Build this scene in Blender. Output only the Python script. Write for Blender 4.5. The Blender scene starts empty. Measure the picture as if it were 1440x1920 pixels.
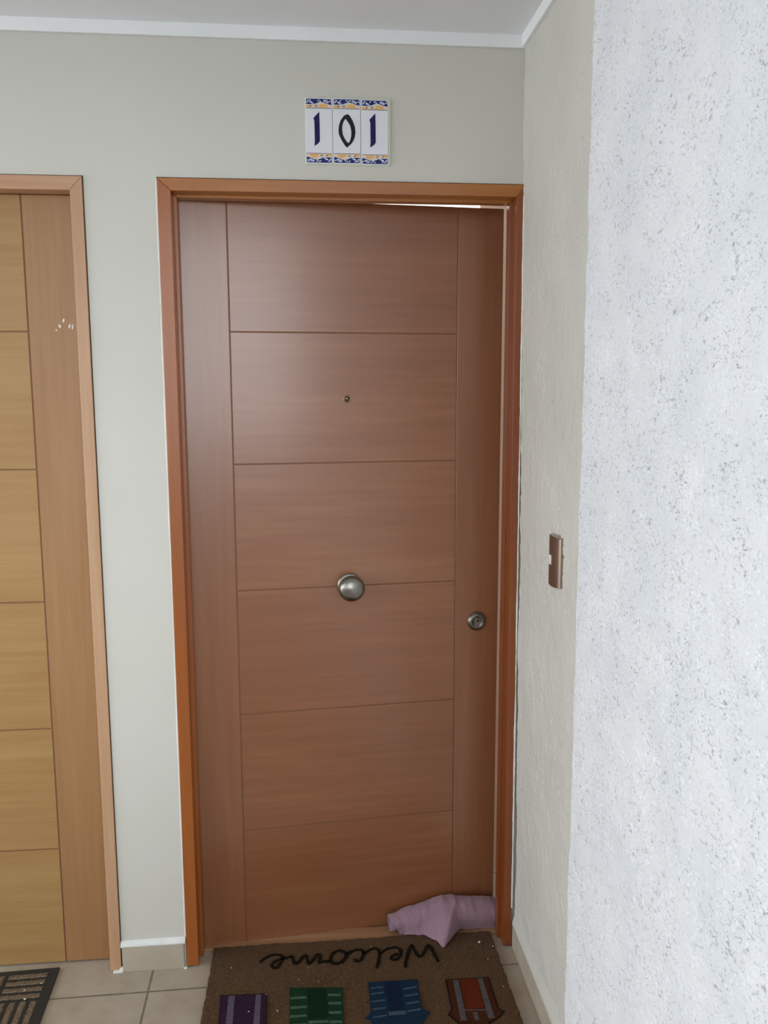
import bpy, bmesh, math, random
import numpy as np
from mathutils import Matrix, Vector

C = bpy.context.scene.collection
scene = bpy.context.scene

# ------------------------------------------------------------------ camera
CAM = Vector((0.3473, -2.2124, 1.5815))
RT = Vector((0.99562314, -0.09341201, -0.00296067))
UP = Vector((0.01597568, 0.13889178, 0.9901787))
FW = Vector((0.09208337, 0.98589212, -0.13977619))
cd = bpy.data.cameras.new('camera')
cam = bpy.data.objects.new('camera', cd)
C.objects.link(cam)
cam.matrix_world = Matrix(((RT.x, UP.x, -FW.x, CAM.x), (RT.y, UP.y, -FW.y, CAM.y),
                           (RT.z, UP.z, -FW.z, CAM.z), (0, 0, 0, 1)))
cd.sensor_fit = 'VERTICAL'
cd.sensor_height = 24.0
cd.lens = 1595.7 / 1920 * 24.0
cd.clip_start = 0.02
scene.camera = cam

# ------------------------------------------------------------------ world, light, exposure
scene.view_settings.view_transform = 'Standard'
scene.view_settings.look = 'None'
scene.view_settings.gamma = 1.0
scene.view_settings.use_curve_mapping = False
scene.view_settings.exposure = -0.4

SKY_BASE = 0.4          # overcast sky all round
# brighter parts of the overcast sky: direction, added radiance, inner cosine
LOBES = [(Vector((0.5, -0.85, -0.04)), 8.8, 0.6),
         (Vector((-0.98, -0.16, 0.05)), 5.6, 0.5)]
w = bpy.data.worlds.new('world')
scene.world = w
w.use_nodes = True
nt = w.node_tree
nt.nodes.clear()
wo = nt.nodes.new('ShaderNodeOutputWorld')
bg = nt.nodes.new('ShaderNodeBackground')
tc = nt.nodes.new('ShaderNodeTexCoord')
acc = None
for d_, amp, c0 in LOBES:
    dot = nt.nodes.new('ShaderNodeVectorMath'); dot.operation = 'DOT_PRODUCT'
    dot.inputs[1].default_value = d_.normalized()
    nt.links.new(tc.outputs['Generated'], dot.inputs[0])
    mr = nt.nodes.new('ShaderNodeMapRange'); mr.interpolation_type = 'SMOOTHSTEP'
    mr.inputs['From Min'].default_value = c0; mr.inputs['From Max'].default_value = 1.0
    mr.inputs['To Min'].default_value = 0.0; mr.inputs['To Max'].default_value = amp
    nt.links.new(dot.outputs['Value'], mr.inputs['Value'])
    ad = nt.nodes.new('ShaderNodeMath'); ad.operation = 'ADD'
    nt.links.new(mr.outputs['Result'], ad.inputs[0])
    if acc is None: ad.inputs[1].default_value = SKY_BASE
    else: nt.links.new(acc, ad.inputs[1])
    acc = ad.outputs[0]
bg.inputs['Color'].default_value = (0.91, 0.965, 1.0, 1)
nt.links.new(acc, bg.inputs['Strength'])
nt.links.new(bg.outputs[0], wo.inputs['Surface'])


# ------------------------------------------------------------------ helpers
def srgb(r, g, b):
    def f(c):
        c /= 255.0
        return c / 12.92 if c <= 0.04045 else ((c + 0.055) / 1.055) ** 2.4
    return (f(r), f(g), f(b), 1.0)


class NT:
    """small wrapper for building a material"""
    def __init__(self, name):
        self.m = bpy.data.materials.new(name)
        self.m.use_nodes = True
        self.t = self.m.node_tree
        self.t.nodes.clear()
        self.out = self.t.nodes.new('ShaderNodeOutputMaterial')
        self.b = self.t.nodes.new('ShaderNodeBsdfPrincipled')
        self.t.links.new(self.b.outputs[0], self.out.inputs[0])
        self.tc = self.t.nodes.new('ShaderNodeTexCoord')

    def n(self, typ, **kw):
        nd = self.t.nodes.new(typ)
        for k, v in kw.items():
            setattr(nd, k, v)
        return nd

    def l(self, a, b):
        self.t.links.new(a, b)

    def noise(self, scale=(1, 1, 1), s=5.0, detail=3.0, rough=0.5, dist=0.0, loc=(0, 0, 0)):
        mp = self.n('ShaderNodeMapping')
        mp.inputs['Scale'].default_value = scale
        mp.inputs['Location'].default_value = loc
        self.l(self.tc.outputs['Object'], mp.inputs[0])
        no = self.n('ShaderNodeTexNoise')
        no.inputs['Scale'].default_value = s
        no.inputs['Detail'].default_value = detail
        no.inputs['Roughness'].default_value = rough
        no.inputs['Distortion'].default_value = dist
        self.l(mp.outputs[0], no.inputs['Vector'])
        return no.outputs['Fac']

    def ramp(self, fac, stops):
        r = self.n('ShaderNodeValToRGB')
        while len(r.color_ramp.elements) < len(stops):
            r.color_ramp.elements.new(0.5)
        for e, (p, c) in zip(r.color_ramp.elements, stops):
            e.position = p
            e.color = c
        self.l(fac, r.inputs[0])
        return r.outputs[0]

    def mix(self, fac, a, b, mode='MIX'):
        m = self.n('ShaderNodeMix', data_type='RGBA', blend_type=mode)
        for sock, v in ((m.inputs[0], fac), (m.inputs[6], a), (m.inputs[7], b)):
            if isinstance(v, (tuple, float, int)):
                sock.default_value = v
            else:
                self.l(v, sock)
        return m.outputs[2]

    def math(self, op, a, b=0.0, c=0.0):
        m = self.n('ShaderNodeMath', operation=op)
        for sock, v in zip(m.inputs, (a, b, c)):
            if isinstance(v, (float, int)):
                sock.default_value = v
            else:
                self.l(v, sock)
        return m.outputs[0]

    def bump(self, h, strength=0.3, dist=0.001):
        bp = self.n('ShaderNodeBump')
        bp.inputs['Strength'].default_value = strength
        bp.inputs['Distance'].default_value = dist
        self.l(h, bp.inputs['Height'])
        self.l(bp.outputs[0], self.b.inputs['Normal'])

    def set(self, **kw):
        names = dict(color='Base Color', rough='Roughness', metal='Metallic', coat='Coat Weight',
                     coat_rough='Coat Roughness', spec='Specular IOR Level', sheen='Sheen Weight',
                     aniso='Anisotropic')
        for k, v in kw.items():
            s = self.b.inputs[names[k]]
            if isinstance(v, (tuple, float, int)):
                s.default_value = v
            else:
                self.l(v, s)
        return self.m


def plain(name, col, rough=0.6, metal=0.0, var=0.06, s=30.0, bump=0.0, **kw):
    k = NT(name)
    f = k.noise(s=s, detail=3)
    d = tuple(c * (1 - var) for c in col[:3]) + (1,)
    u = tuple(min(1, c * (1 + var)) for c in col[:3]) + (1,)
    k.set(color=k.ramp(f, [(0.3, d), (0.7, u)]), rough=rough, metal=metal, **kw)
    if bump:
        k.bump(f, bump, 0.001)
    return k.m


def wood(name, dark, mid, light, axis='x', rough=0.36, coat=0.25, flecks=0.5, seed=0.0, bands=1.0):
    """varnished veneer; axis = grain direction in object space"""
    k = NT(name)
    i = 'xyz'.index(axis)

    def sc(a, c):
        v = [c, c, c]
        v[i] = a
        return tuple(v)
    lo = (seed, seed * 1.7, seed * 0.3)
    broad = k.noise(sc(0.55, 5.0), 1.6, 3, 0.5, 0.25, lo)
    mid_n = k.noise(sc(0.9, 22.0), 2.6, 4, 0.55, 0.1, lo)
    fine = k.noise(sc(1.5, 90.0), 5.0, 3, 0.6, 0.0, lo)
    f = k.math('ADD', k.math('MULTIPLY', broad, 0.55 * bands), k.math('MULTIPLY', mid_n, 0.45))
    f = k.math('ADD', f, k.math('MULTIPLY', k.math('SUBTRACT', fine, 0.5), 0.22))
    col = k.ramp(f, [(0.34, dark), (0.5, mid), (0.66, light)])
    fl = k.noise(sc(4.0, 60.0), 2.4, 2, 0.5, 0.0, (lo[0] + 3, lo[1], lo[2]))
    flm = k.ramp(fl, [(0.70, (0, 0, 0, 1)), (0.78, (1, 1, 1, 1))])
    col = k.mix(k.math('MULTIPLY', flm, flecks), col, tuple(c * 0.55 for c in dark[:3]) + (1,))
    rg = k.math('ADD', k.math('MULTIPLY', k.noise(s=3.0, detail=2), 0.10), rough - 0.05)
    k.set(color=col, rough=rg, coat=coat, coat_rough=0.2)
    k.bump(k.math('ADD', fine, k.math('MULTIPLY', k.noise(s=6.0, detail=1), 1.2)), 0.10, 0.0012)
    return k.m


def prop(o, label=None, cat=None, group=None, kind=None):
    if label: o['label'] = label
    if cat: o['category'] = cat
    if group: o['group'] = group
    if kind: o['kind'] = kind
    return o


def empty(name, loc=(0, 0, 0), rz=0.0, **kw):
    o = bpy.data.objects.new(name, None)
    o.empty_display_size = 0.05
    C.objects.link(o)
    o.location = loc
    o.rotation_euler = (0, 0, rz)
    return prop(o, **kw)


def obj(name, me, mats, parent=None, loc=(0, 0, 0), smooth=False, bevel=0.0, seg=2, **kw):
    if isinstance(me, bmesh.types.BMesh):
        bmesh.ops.recalc_face_normals(me, faces=me.faces)
        m = bpy.data.meshes.new(name)
        me.to_mesh(m)
        me.free()
        me = m
    for mm in (mats if isinstance(mats, (list, tuple)) else [mats]):
        me.materials.append(mm)
    if smooth:
        me.shade_smooth()
    o = bpy.data.objects.new(name, me)
    C.objects.link(o)
    o.location = loc
    if parent: o.parent = parent
    if bevel:
        b = o.modifiers.new('bevel', 'BEVEL')
        b.width = bevel; b.segments = seg; b.limit_method = 'ANGLE'; b.angle_limit = math.radians(40)
    return prop(o, **kw)


def box(bm, x0, x1, y0, y1, z0, z1, mi=0):
    vs = [bm.verts.new(p) for p in ((x0, y0, z0), (x1, y0, z0), (x1, y1, z0), (x0, y1, z0),
                                    (x0, y0, z1), (x1, y0, z1), (x1, y1, z1), (x0, y1, z1))]
    for f in ((0, 3, 2, 1), (4, 5, 6, 7), (0, 1, 5, 4), (1, 2, 6, 5), (2, 3, 7, 6), (3, 0, 4, 7)):
        bm.faces.new([vs[i] for i in f]).material_index = mi
    return vs


def prism(bm, pts, d0, d1, plane='xz', mi=0):
    """extrude a 2D outline; plane 'xz' extrudes along y, 'xy' along z"""
    def P(p, d):
        return (p[0], d, p[1]) if plane == 'xz' else (p[0], p[1], d)
    a = [bm.verts.new(P(p, d0)) for p in pts]
    b = [bm.verts.new(P(p, d1)) for p in pts]
    n = len(pts)
    fs = [bm.faces.new(a), bm.faces.new(list(reversed(b)))]
    for i in range(n):
        fs.append(bm.faces.new((a[i], b[i], b[(i + 1) % n], a[(i + 1) % n])))
    for f in fs: f.material_index = mi


def lathe(bm, prof, n=48, axis='y', mi=0):
    """prof = [(r, d)] revolved about -y (d grows toward the viewer)"""
    rings = []
    for r, d in prof:
        if r < 1e-6:
            rings.append([bm.verts.new((0, -d, 0))])
        else:
            rings.append([bm.verts.new((r * math.cos(2 * math.pi * k / n), -d, r * math.sin(2 * math.pi * k / n)))
                          for k in range(n)])
    for a, b in zip(rings, rings[1:]):
        for k in range(n):
            if len(a) == 1 and len(b) == 1: continue
            if len(a) == 1: f = bm.faces.new((a[0], b[k], b[(k + 1) % n]))
            elif len(b) == 1: f = bm.faces.new((a[k], b[0], a[(k + 1) % n]))
            else: f = bm.faces.new((a[k], b[k], b[(k + 1) % n], a[(k + 1) % n]))
            f.material_index = mi


def smooth_poly(pts, it=2, closed=False):
    for _ in range(it):
        q = [] if closed else [pts[0]]
        rng = range(len(pts)) if closed else range(len(pts) - 1)
        for i in rng:
            a, b = pts[i], pts[(i + 1) % len(pts)]
            q.append((0.75 * a[0] + 0.25 * b[0], 0.75 * a[1] + 0.25 * b[1]))
            q.append((0.25 * a[0] + 0.75 * b[0], 0.25 * a[1] + 0.75 * b[1]))
        if not closed: q.append(pts[-1])
        pts = q
    return pts


def ribbon(bm, pts, wid, z0, z1, mi=0, rnd=None):
    """hand drawn stroke lying on a horizontal surface"""
    pts = smooth_poly(pts, 2)
    n = len(pts)
    L, Rr = [], []
    for i, p in enumerate(pts):
        a = pts[max(0, i - 1)]; b = pts[min(n - 1, i + 1)]
        dx, dy = b[0] - a[0], b[1] - a[1]
        l = math.hypot(dx, dy) or 1e-6
        h = wid * 0.5 * (0.55 if i in (0, n - 1) else 1.0)
        if rnd: h *= rnd.uniform(0.75, 1.25)
        L.append((p[0] - dy / l * h, p[1] + dx / l * h))
        Rr.append((p[0] + dy / l * h, p[1] - dx / l * h))
    v = {}
    for k, src in (('L', L), ('R', Rr)):
        for z, s in ((z0, 'b'), (z1, 't')):
            v[k + s] = [bm.verts.new((q[0], q[1], z)) for q in src]
    for i in range(n - 1):
        for a, b in (('Lt', 'Rt'), ('Rb', 'Lb'), ('Lb', 'Lt'), ('Rt', 'Rb')):
            bm.faces.new((v[a][i], v[a][i + 1], v[b][i + 1], v[b][i])).material_index = mi
    for i in (0, n - 1):
        bm.faces.new((v['Lb'][i], v['Lt'][i], v['Rt'][i], v['Rb'][i])).material_index = mi


# value noise on a grid, used for real plaster relief
def vnoise(h, wd, ch, cw, seed):
    rs = np.random.RandomState(seed)
    gh, gw = int(h / ch) + 4, int(wd / cw) + 4
    g = rs.rand(gh, gw).astype(np.float32) * 2 - 1
    y = np.arange(h) / ch; x = np.arange(wd) / cw
    yi = y.astype(int); xi = x.astype(int)
    fy = (y - yi); fx = (x - xi)

    def wts(f):
        return [(-f**3 + 3*f**2 - 3*f + 1) / 6, (3*f**3 - 6*f**2 + 4) / 6, (-3*f**3 + 3*f**2 + 3*f + 1) / 6, f**3 / 6]
    wy, wx = wts(fy), wts(fx)
    rows = sum(wy[k][:, None] * g[yi + k, :] for k in range(4))
    return sum(wx[k][None, :] * rows[:, xi + k] for k in range(4)) * 2.0


def sstep(a, b, x):
    t = np.clip((x - a) / (b - a), 0, 1)
    return t * t * (3 - 2 * t)


def grid_mesh(name, P):
    """P (rows, cols, 3) -> quad mesh"""
    r, c, _ = P.shape
    me = bpy.data.meshes.new(name)
    nv = r * c
    idx = np.arange(nv).reshape(r, c)
    q = np.stack([idx[:-1, :-1], idx[:-1, 1:], idx[1:, 1:], idx[1:, :-1]], -1).reshape(-1, 4)
    me.vertices.add(nv)
    me.vertices.foreach_set('co', P.reshape(-1).astype(np.float32))
    me.loops.add(q.size)
    me.loops.foreach_set('vertex_index', q.reshape(-1).astype(np.int32))
    me.polygons.add(len(q))
    me.polygons.foreach_set('loop_start', np.arange(0, q.size, 4, dtype=np.int32))
    me.polygons.foreach_set('loop_total', np.full(len(q), 4, dtype=np.int32))
    me.update(calc_edges=True)
    me.shade_smooth()
    return me


# ------------------------------------------------------------------ materials
def paint_mat(name, a, b, s=3.0, bump=0.15, rough=0.75, fine=120.0):
    k = NT(name)
    f = k.noise(s=s, detail=4, rough=0.55)
    k.set(color=k.ramp(f, [(0.3, a), (0.7, b)]), rough=rough, spec=0.25)
    h = k.math('ADD', k.math('MULTIPLY', k.noise(s=fine, detail=2), 0.3), k.noise(s=9.0, detail=2))
    k.bump(h, bump, 0.002)
    return k.m

M = {}
# back wall: beige top coat that has been painted over in a lighter tone, with scuffs
k = NT('wall_paint_beige')
f1 = k.noise(s=1.6, detail=4, rough=0.5)
col = k.ramp(f1, [(0.3, srgb(204, 202, 193)), (0.7, srgb(211, 209, 202))])
sc = k.noise((1, 1, 2.5), 14.0, 3, 0.6, 0.6, (2, 0, 1))
scm = k.ramp(sc, [(0.70, (0, 0, 0, 1)), (0.80, (1, 1, 1, 1))])
col = k.mix(k.math('MULTIPLY', scm, 0.12), col, srgb(150, 150, 140))
k.set(color=col, rough=0.62, spec=0.3)
k.bump(k.math('ADD', k.math('MULTIPLY', k.noise(s=160, detail=2), 0.15), k.noise(s=7.0, detail=2)), 0.18, 0.003)
M['wall'] = k.m
k = NT('roughcast_beige')
base = k.ramp(k.noise(s=4, detail=4), [(0.3, srgb(202, 200, 192)), (0.7, srgb(210, 208, 201))])
fl = k.ramp(k.noise((1, 0.6, 0.9), 150, 1, 0.5, 0.5), [(0.68, (0, 0, 0, 1)), (0.76, (1, 1, 1, 1))])  # sparse dark flecks, shade of small pits put into the colour
pm = k.ramp(k.noise(s=18, detail=3), [(0.42, (0, 0, 0, 1)), (0.62, (1, 1, 1, 1))])
k.set(color=k.mix(k.math('MULTIPLY', k.math('MULTIPLY', fl, pm), 0.45), base, srgb(140, 136, 126)), rough=0.9, spec=0.1)
M['side'] = k.m
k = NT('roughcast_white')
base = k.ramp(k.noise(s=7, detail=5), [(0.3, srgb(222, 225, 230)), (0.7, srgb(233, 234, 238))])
# grey flecks and streaks painted in for the shade of plaster pits
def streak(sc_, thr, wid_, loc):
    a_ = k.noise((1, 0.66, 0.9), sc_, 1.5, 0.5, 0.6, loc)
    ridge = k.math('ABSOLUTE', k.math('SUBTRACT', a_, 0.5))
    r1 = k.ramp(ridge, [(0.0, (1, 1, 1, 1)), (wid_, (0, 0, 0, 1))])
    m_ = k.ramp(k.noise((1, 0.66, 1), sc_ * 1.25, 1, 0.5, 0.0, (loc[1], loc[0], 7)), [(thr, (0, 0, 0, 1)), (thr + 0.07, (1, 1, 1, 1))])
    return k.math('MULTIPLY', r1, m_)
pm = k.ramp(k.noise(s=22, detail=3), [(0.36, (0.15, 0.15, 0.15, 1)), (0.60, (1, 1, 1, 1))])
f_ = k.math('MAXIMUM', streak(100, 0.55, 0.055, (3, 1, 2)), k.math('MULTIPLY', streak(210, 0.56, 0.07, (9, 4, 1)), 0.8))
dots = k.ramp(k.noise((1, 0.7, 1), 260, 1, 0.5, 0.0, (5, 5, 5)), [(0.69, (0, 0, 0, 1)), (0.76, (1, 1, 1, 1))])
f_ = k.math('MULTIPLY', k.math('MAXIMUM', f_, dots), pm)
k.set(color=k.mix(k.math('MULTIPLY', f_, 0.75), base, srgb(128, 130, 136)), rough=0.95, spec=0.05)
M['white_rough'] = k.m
M['ceiling'] = paint_mat('ceiling_paint', srgb(234, 235, 238), srgb(239, 240, 242), bump=0.1)
M['crown'] = paint_mat('crown_white_paint', srgb(238, 240, 242), srgb(243, 244, 246), bump=0.08, rough=0.5)
M['caulk'] = paint_mat('white_caulk', srgb(222, 224, 222), srgb(235, 236, 232), s=20, bump=0.3)
M['mortar'] = plain('dark_gap', srgb(60, 58, 52), 0.95)
M['outside'] = paint_mat('outside_render', srgb(190, 190, 186), srgb(198, 198, 194))
M['inside_pink'] = paint_mat('inside_paint', srgb(206, 178, 164), srgb(210, 184, 170))
M['inside_white'] = paint_mat('inside_ceiling_paint', srgb(238, 238, 236), srgb(242, 242, 240))

# door woods
M['door_h'] = wood('reddish_veneer_level', srgb(133, 82, 51), srgb(142, 89, 57), srgb(151, 100, 66), 'x', 0.34, 0.75, 0.35, 0.0)
M['door_v'] = wood('reddish_veneer_upright', srgb(134, 83, 53), srgb(142, 90, 59), srgb(149, 99, 65), 'z', 0.34, 0.75, 0.12, 4.0)
M['groove'] = plain('groove_wood', srgb(134, 92, 64), 0.6)
M['left_h'] = wood('honey_veneer_level', srgb(154, 114, 67), srgb(162, 125, 76), srgb(170, 135, 86), 'x', 0.45, 0.2, 0.15, 2.2)
M['left_v'] = wood('honey_veneer_upright', srgb(151, 107, 67), srgb(158, 117, 76), srgb(165, 125, 84), 'z', 0.42, 0.25, 0.12, 7.0)
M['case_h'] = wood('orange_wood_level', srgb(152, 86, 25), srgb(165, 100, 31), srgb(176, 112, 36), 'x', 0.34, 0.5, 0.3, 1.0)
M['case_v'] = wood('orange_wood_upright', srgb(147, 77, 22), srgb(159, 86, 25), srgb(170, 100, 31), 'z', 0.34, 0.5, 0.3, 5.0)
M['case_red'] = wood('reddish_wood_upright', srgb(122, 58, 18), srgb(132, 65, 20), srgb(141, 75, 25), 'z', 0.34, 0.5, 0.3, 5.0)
M['lcase_h'] = wood('pale_wood_level', srgb(173, 128, 94), srgb(184, 141, 108), srgb(193, 152, 121), 'x', 0.42, 0.3, 0.2, 1.5)
M['lcase_v'] = wood('pale_wood_upright', srgb(173, 130, 94), srgb(184, 143, 108), srgb(193, 154, 121), 'z', 0.42, 0.3, 0.2, 6.0)
M['threshold'] = wood('threshold_wood', srgb(160, 118, 84), srgb(180, 138, 102), srgb(196, 156, 120), 'x', 0.5, 0.1, 0.3, 9.0)

# metals
def brushed(name, col, rough=0.32):
    k = NT(name)
    f = k.noise((3, 40, 3), 30, 3)
    k.set(color=k.ramp(f, [(0.3, tuple(c * 0.9 for c in col[:3]) + (1,)), (0.7, col)]), metal=1.0, rough=rough, aniso=0.6)
    return k.m
M['nickel'] = brushed('brushed_nickel', srgb(151, 148, 141), 0.30)
M['nickel_dark'] = brushed('aged_nickel', srgb(132, 130, 122), 0.36)
M['brass'] = brushed('dull_brass', srgb(176, 140, 92), 0.35)
M['lens'] = plain('dark_glass_lens', srgb(28, 30, 40), 0.06, 0.0, coat=1.0, coat_rough=0.03)
M['black'] = plain('black_void', srgb(14, 14, 14), 0.7)

# floor tile
k = NT('cream_floor_tile')
mp = k.n('ShaderNodeMapping')
mp.inputs['Location'].default_value = (0.0915, 0.0935, 0)
mp.inputs['Rotation'].default_value = (0, 0, math.radians(-0.8))
k.l(k.tc.outputs['Object'], mp.inputs[0])
sx = k.n('ShaderNodeSeparateXYZ'); k.l(mp.outputs[0], sx.inputs[0])
TS = 0.452
def edge(o):
    m = k.math('PINGPONG', o, TS / 2)
    return m
gx = edge(sx.outputs[0]); gy = edge(sx.outputs[1])
dmin = k.math('MINIMUM', gx, gy)
wob = k.math('MULTIPLY', k.math('SUBTRACT', k.noise(s=12, detail=2), 0.45), 0.0035)
dmin = k.math('ADD', dmin, wob)
gm = k.n('ShaderNodeMapRange'); gm.interpolation_type = 'SMOOTHSTEP'
gm.inputs['From Min'].default_value = 0.0022; gm.inputs['From Max'].default_value = 0.0038
k.l(dmin, gm.inputs['Value'])
tcol = k.ramp(k.noise(s=9, detail=5, rough=0.6), [(0.3, srgb(168, 154, 136)), (0.5, srgb(180, 168, 151)), (0.7, srgb(188, 178, 163))])
grime = k.ramp(k.noise(s=3.5, detail=4), [(0.45, (0, 0, 0, 1)), (0.75, (1, 1, 1, 1))])
tcol = k.mix(k.math('MULTIPLY', grime, 0.22), tcol, srgb(154, 136, 116))
gcol = k.ramp(k.noise(s=60, detail=3), [(0.3, srgb(112, 105, 90)), (0.7, srgb(132, 125, 110))])
k.set(color=k.mix(gm.outputs[0], gcol, tcol), rough=k.math('ADD', k.math('MULTIPLY', gm.outputs[0], -0.4), 0.85), spec=0.35)
k.bump(k.math('ADD', gm.outputs[0], k.math('MULTIPLY', k.noise(s=14, detail=3), 0.12)), 0.5, 0.0015)
M['tile'] = k.m
k = NT('cream_skirting_tile')
k.set(color=k.ramp(k.noise(s=14, detail=5), [(0.3, srgb(172, 160, 143)), (0.7, srgb(187, 176, 160))]), rough=0.5, spec=0.35)
M['skirt'] = k.m

# mats
k = NT('coir')
f = k.noise(s=230, detail=3, rough=0.7)
g = k.noise((1, 1, 1), 9, 4, 0.6)
c1 = k.ramp(f, [(0.3, srgb(56, 37, 18)), (0.5, srgb(86, 61, 34)), (0.72, srgb(118, 90, 55))])
c2 = k.mix(k.math('MULTIPLY', k.ramp(g, [(0.4, (0, 0, 0, 1)), (0.75, (1, 1, 1, 1))]), 0.35), c1, srgb(72, 44, 24))
k.set(color=c2, rough=0.95, spec=0.1, sheen=0.1)
k.bump(f, 0.9, 0.003)
M['coir'] = k.m
def coir_dye(name, a, b):
    k = NT(name)
    f = k.noise(s=240, detail=3, rough=0.7)
    k.set(color=k.ramp(f, [(0.3, a), (0.72, b)]), rough=0.95, spec=0.1)
    k.bump(f, 0.9, 0.002)
    return k.m
M['ink'] = coir_dye('black_dyed_coir', srgb(17, 14, 9), srgb(37, 31, 21))
M['purple'] = coir_dye('purple_dyed_coir', srgb(40, 24, 43), srgb(64, 41, 66))
M['lilac'] = coir_dye('lilac_dyed_coir', srgb(76, 68, 86), srgb(111, 99, 116))
M['green'] = coir_dye('green_dyed_coir', srgb(16, 44, 29), srgb(31, 67, 43))
M['dgreen'] = coir_dye('deep_green_dyed_coir', srgb(13, 34, 22), srgb(23, 53, 34))
M['mint'] = coir_dye('pale_green_dyed_coir', srgb(56, 82, 64), srgb(95, 115, 95))
M['blue'] = coir_dye('blue_dyed_coir', srgb(16, 37, 55), srgb(33, 58, 80))
M['dblue'] = coir_dye('deep_blue_dyed_coir', srgb(15, 27, 50), srgb(29, 44, 69))
M['pblue'] = coir_dye('pale_blue_dyed_coir', srgb(49, 67, 83), srgb(86, 101, 115))
M['rust'] = coir_dye('rust_dyed_coir', srgb(83, 29, 13), srgb(112, 48, 24))
M['dbrown'] = coir_dye('brown_dyed_coir', srgb(58, 29, 17), srgb(79, 44, 27))
M['greyd'] = coir_dye('grey_dyed_coir', srgb(73, 65, 66), srgb(105, 96, 97))
M['rubber'] = plain('black_rubber', srgb(40, 42, 42), 0.6, bump=0.3, s=200)
M['coir_grey'] = coir_dye('grey_brown_coir', srgb(84, 70, 54), srgb(146, 128, 106))
M['slot'] = plain('rubber_slot_floor', srgb(42, 34, 26), 0.9)

# towel
k = NT('mauve_towelling')
f = k.noise(s=420, detail=2, rough=0.7)
g = k.noise(s=14, detail=4)
c1 = k.ramp(f, [(0.3, srgb(142, 112, 128)), (0.7, srgb(178, 146, 160))])
c2 = k.mix(k.math('MULTIPLY', g, 0.35), c1, srgb(148, 116, 126))
k.set(color=c2, rough=0.95, spec=0.1, sheen=0.3)
k.bump(k.math('ADD', f, k.math('MULTIPLY', k.noise(s=60, detail=2), 1.0)), 0.7, 0.0018)
M['towel'] = k.m
M['crumb'] = plain('pale_crumb', srgb(214, 206, 190), 0.7)

# ceramics
M['glaze'] = plain('white_glaze', srgb(228, 230, 238), 0.14, coat=0.6, coat_rough=0.05, var=0.01)
M['navy'] = plain('navy_glaze', srgb(19, 18, 78), 0.2, coat=0.1, spec=0.3, coat_rough=0.1, var=0.1, s=60)
M['black_blue'] = plain('blue_black_glaze', srgb(16, 22, 38), 0.2, coat=0.1, spec=0.3, coat_rough=0.1, var=0.1)
M['cobalt'] = plain('cobalt_glaze', srgb(27, 36, 109), 0.2, coat=0.1, spec=0.3, var=0.25, s=120)
M['ochre'] = plain('ochre_glaze', srgb(232, 180, 112), 0.2, coat=0.4, var=0.1, s=60)
M['cream'] = plain('cream_glaze', srgb(226, 208, 184), 0.2, coat=0.4)
M['sky'] = plain('pale_blue_glaze', srgb(178, 192, 220), 0.2, coat=0.4)
M['umber'] = plain('brown_line_glaze', srgb(96, 56, 48), 0.25)
M['grout_yellow'] = plain('pale_tile_adhesive', srgb(214, 212, 190), 0.85, bump=0.4)

# switch
M['champagne'] = brushed('champagne_plate', srgb(168, 150, 138), 0.28)
M['rocker'] = plain('white_plastic', srgb(236, 232, 236), 0.35)

# ------------------------------------------------------------------ structure
S = dict(kind='structure')
# floor of the landing
bm = bmesh.new(); box(bm, -4.0, 1.3, -3.3, 0.115, -0.12, 0.0)
obj('floor', bm, M['tile'], **S)

# back wall, with an opening behind each door frame
FRx0, FRx1, FRt = 0.0, 0.917, 2.10          # main frame, outer
LFx1 = -0.178                               # left frame, outer right edge
LFx0 = LFx1 - 0.917
g = 0.0025
bm = bmesh.new()
YB = 0.115
box(bm, -4.0, LFx0 - g, 0, YB, 0, FRt + g)
box(bm, LFx1 + g, FRx0 - g * 0.6, 0, YB, 0, FRt + g)
box(bm, -4.0, 1.3, 0, YB, FRt + g, 2.62)
box(bm, 0.9176, 1.4, 0.003, YB, 0, FRt + g)
obj('wall_back', bm, M['wall'], **S)

# right hand side wall of the alcove: painted roughcast, slightly out of plumb
def side_grid():
    st = 0.0022
    z = np.arange(0.0, 2.56, st); y = np.arange(0.004, -0.66, -st)
    h, wd = len(z), len(y)
    n = 0.0016 * vnoise(h, wd, 14, 14, 3) + 0.0010 * vnoise(h, wd, 6, 5, 4) + 0.0006 * vnoise(h, wd, 2.5, 2.5, 5)
    mask = sstep(0.1, 0.5, vnoise(h, wd, 22, 22, 6))
    pits = sstep(0.62, 0.95, vnoise(h, wd, 2.6, 3.4, 7)) * mask
    n -= 0.0028 * pits
    n += 0.003 * vnoise(h, wd, 70, 70, 8)
    n *= 0.85
    P = np.zeros((h, wd, 3))
    P[..., 0] = 0.9285 - 0.0195 * (z / 2.42)[:, None] - n
    P[..., 1] = y[None, :]
    P[..., 2] = z[:, None]
    return grid_mesh('wall_right', P)
me = side_grid()
o = obj('wall_right', me, M['side'], **S)
sm = o.modifiers.new('thickness', 'SOLIDIFY'); sm.thickness = 0.05; sm.offset = -1
# orientation of the sheet: keep the rough face where it is
sm.offset = 1 if me.polygons[0].normal.x > 0 else -1

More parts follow.
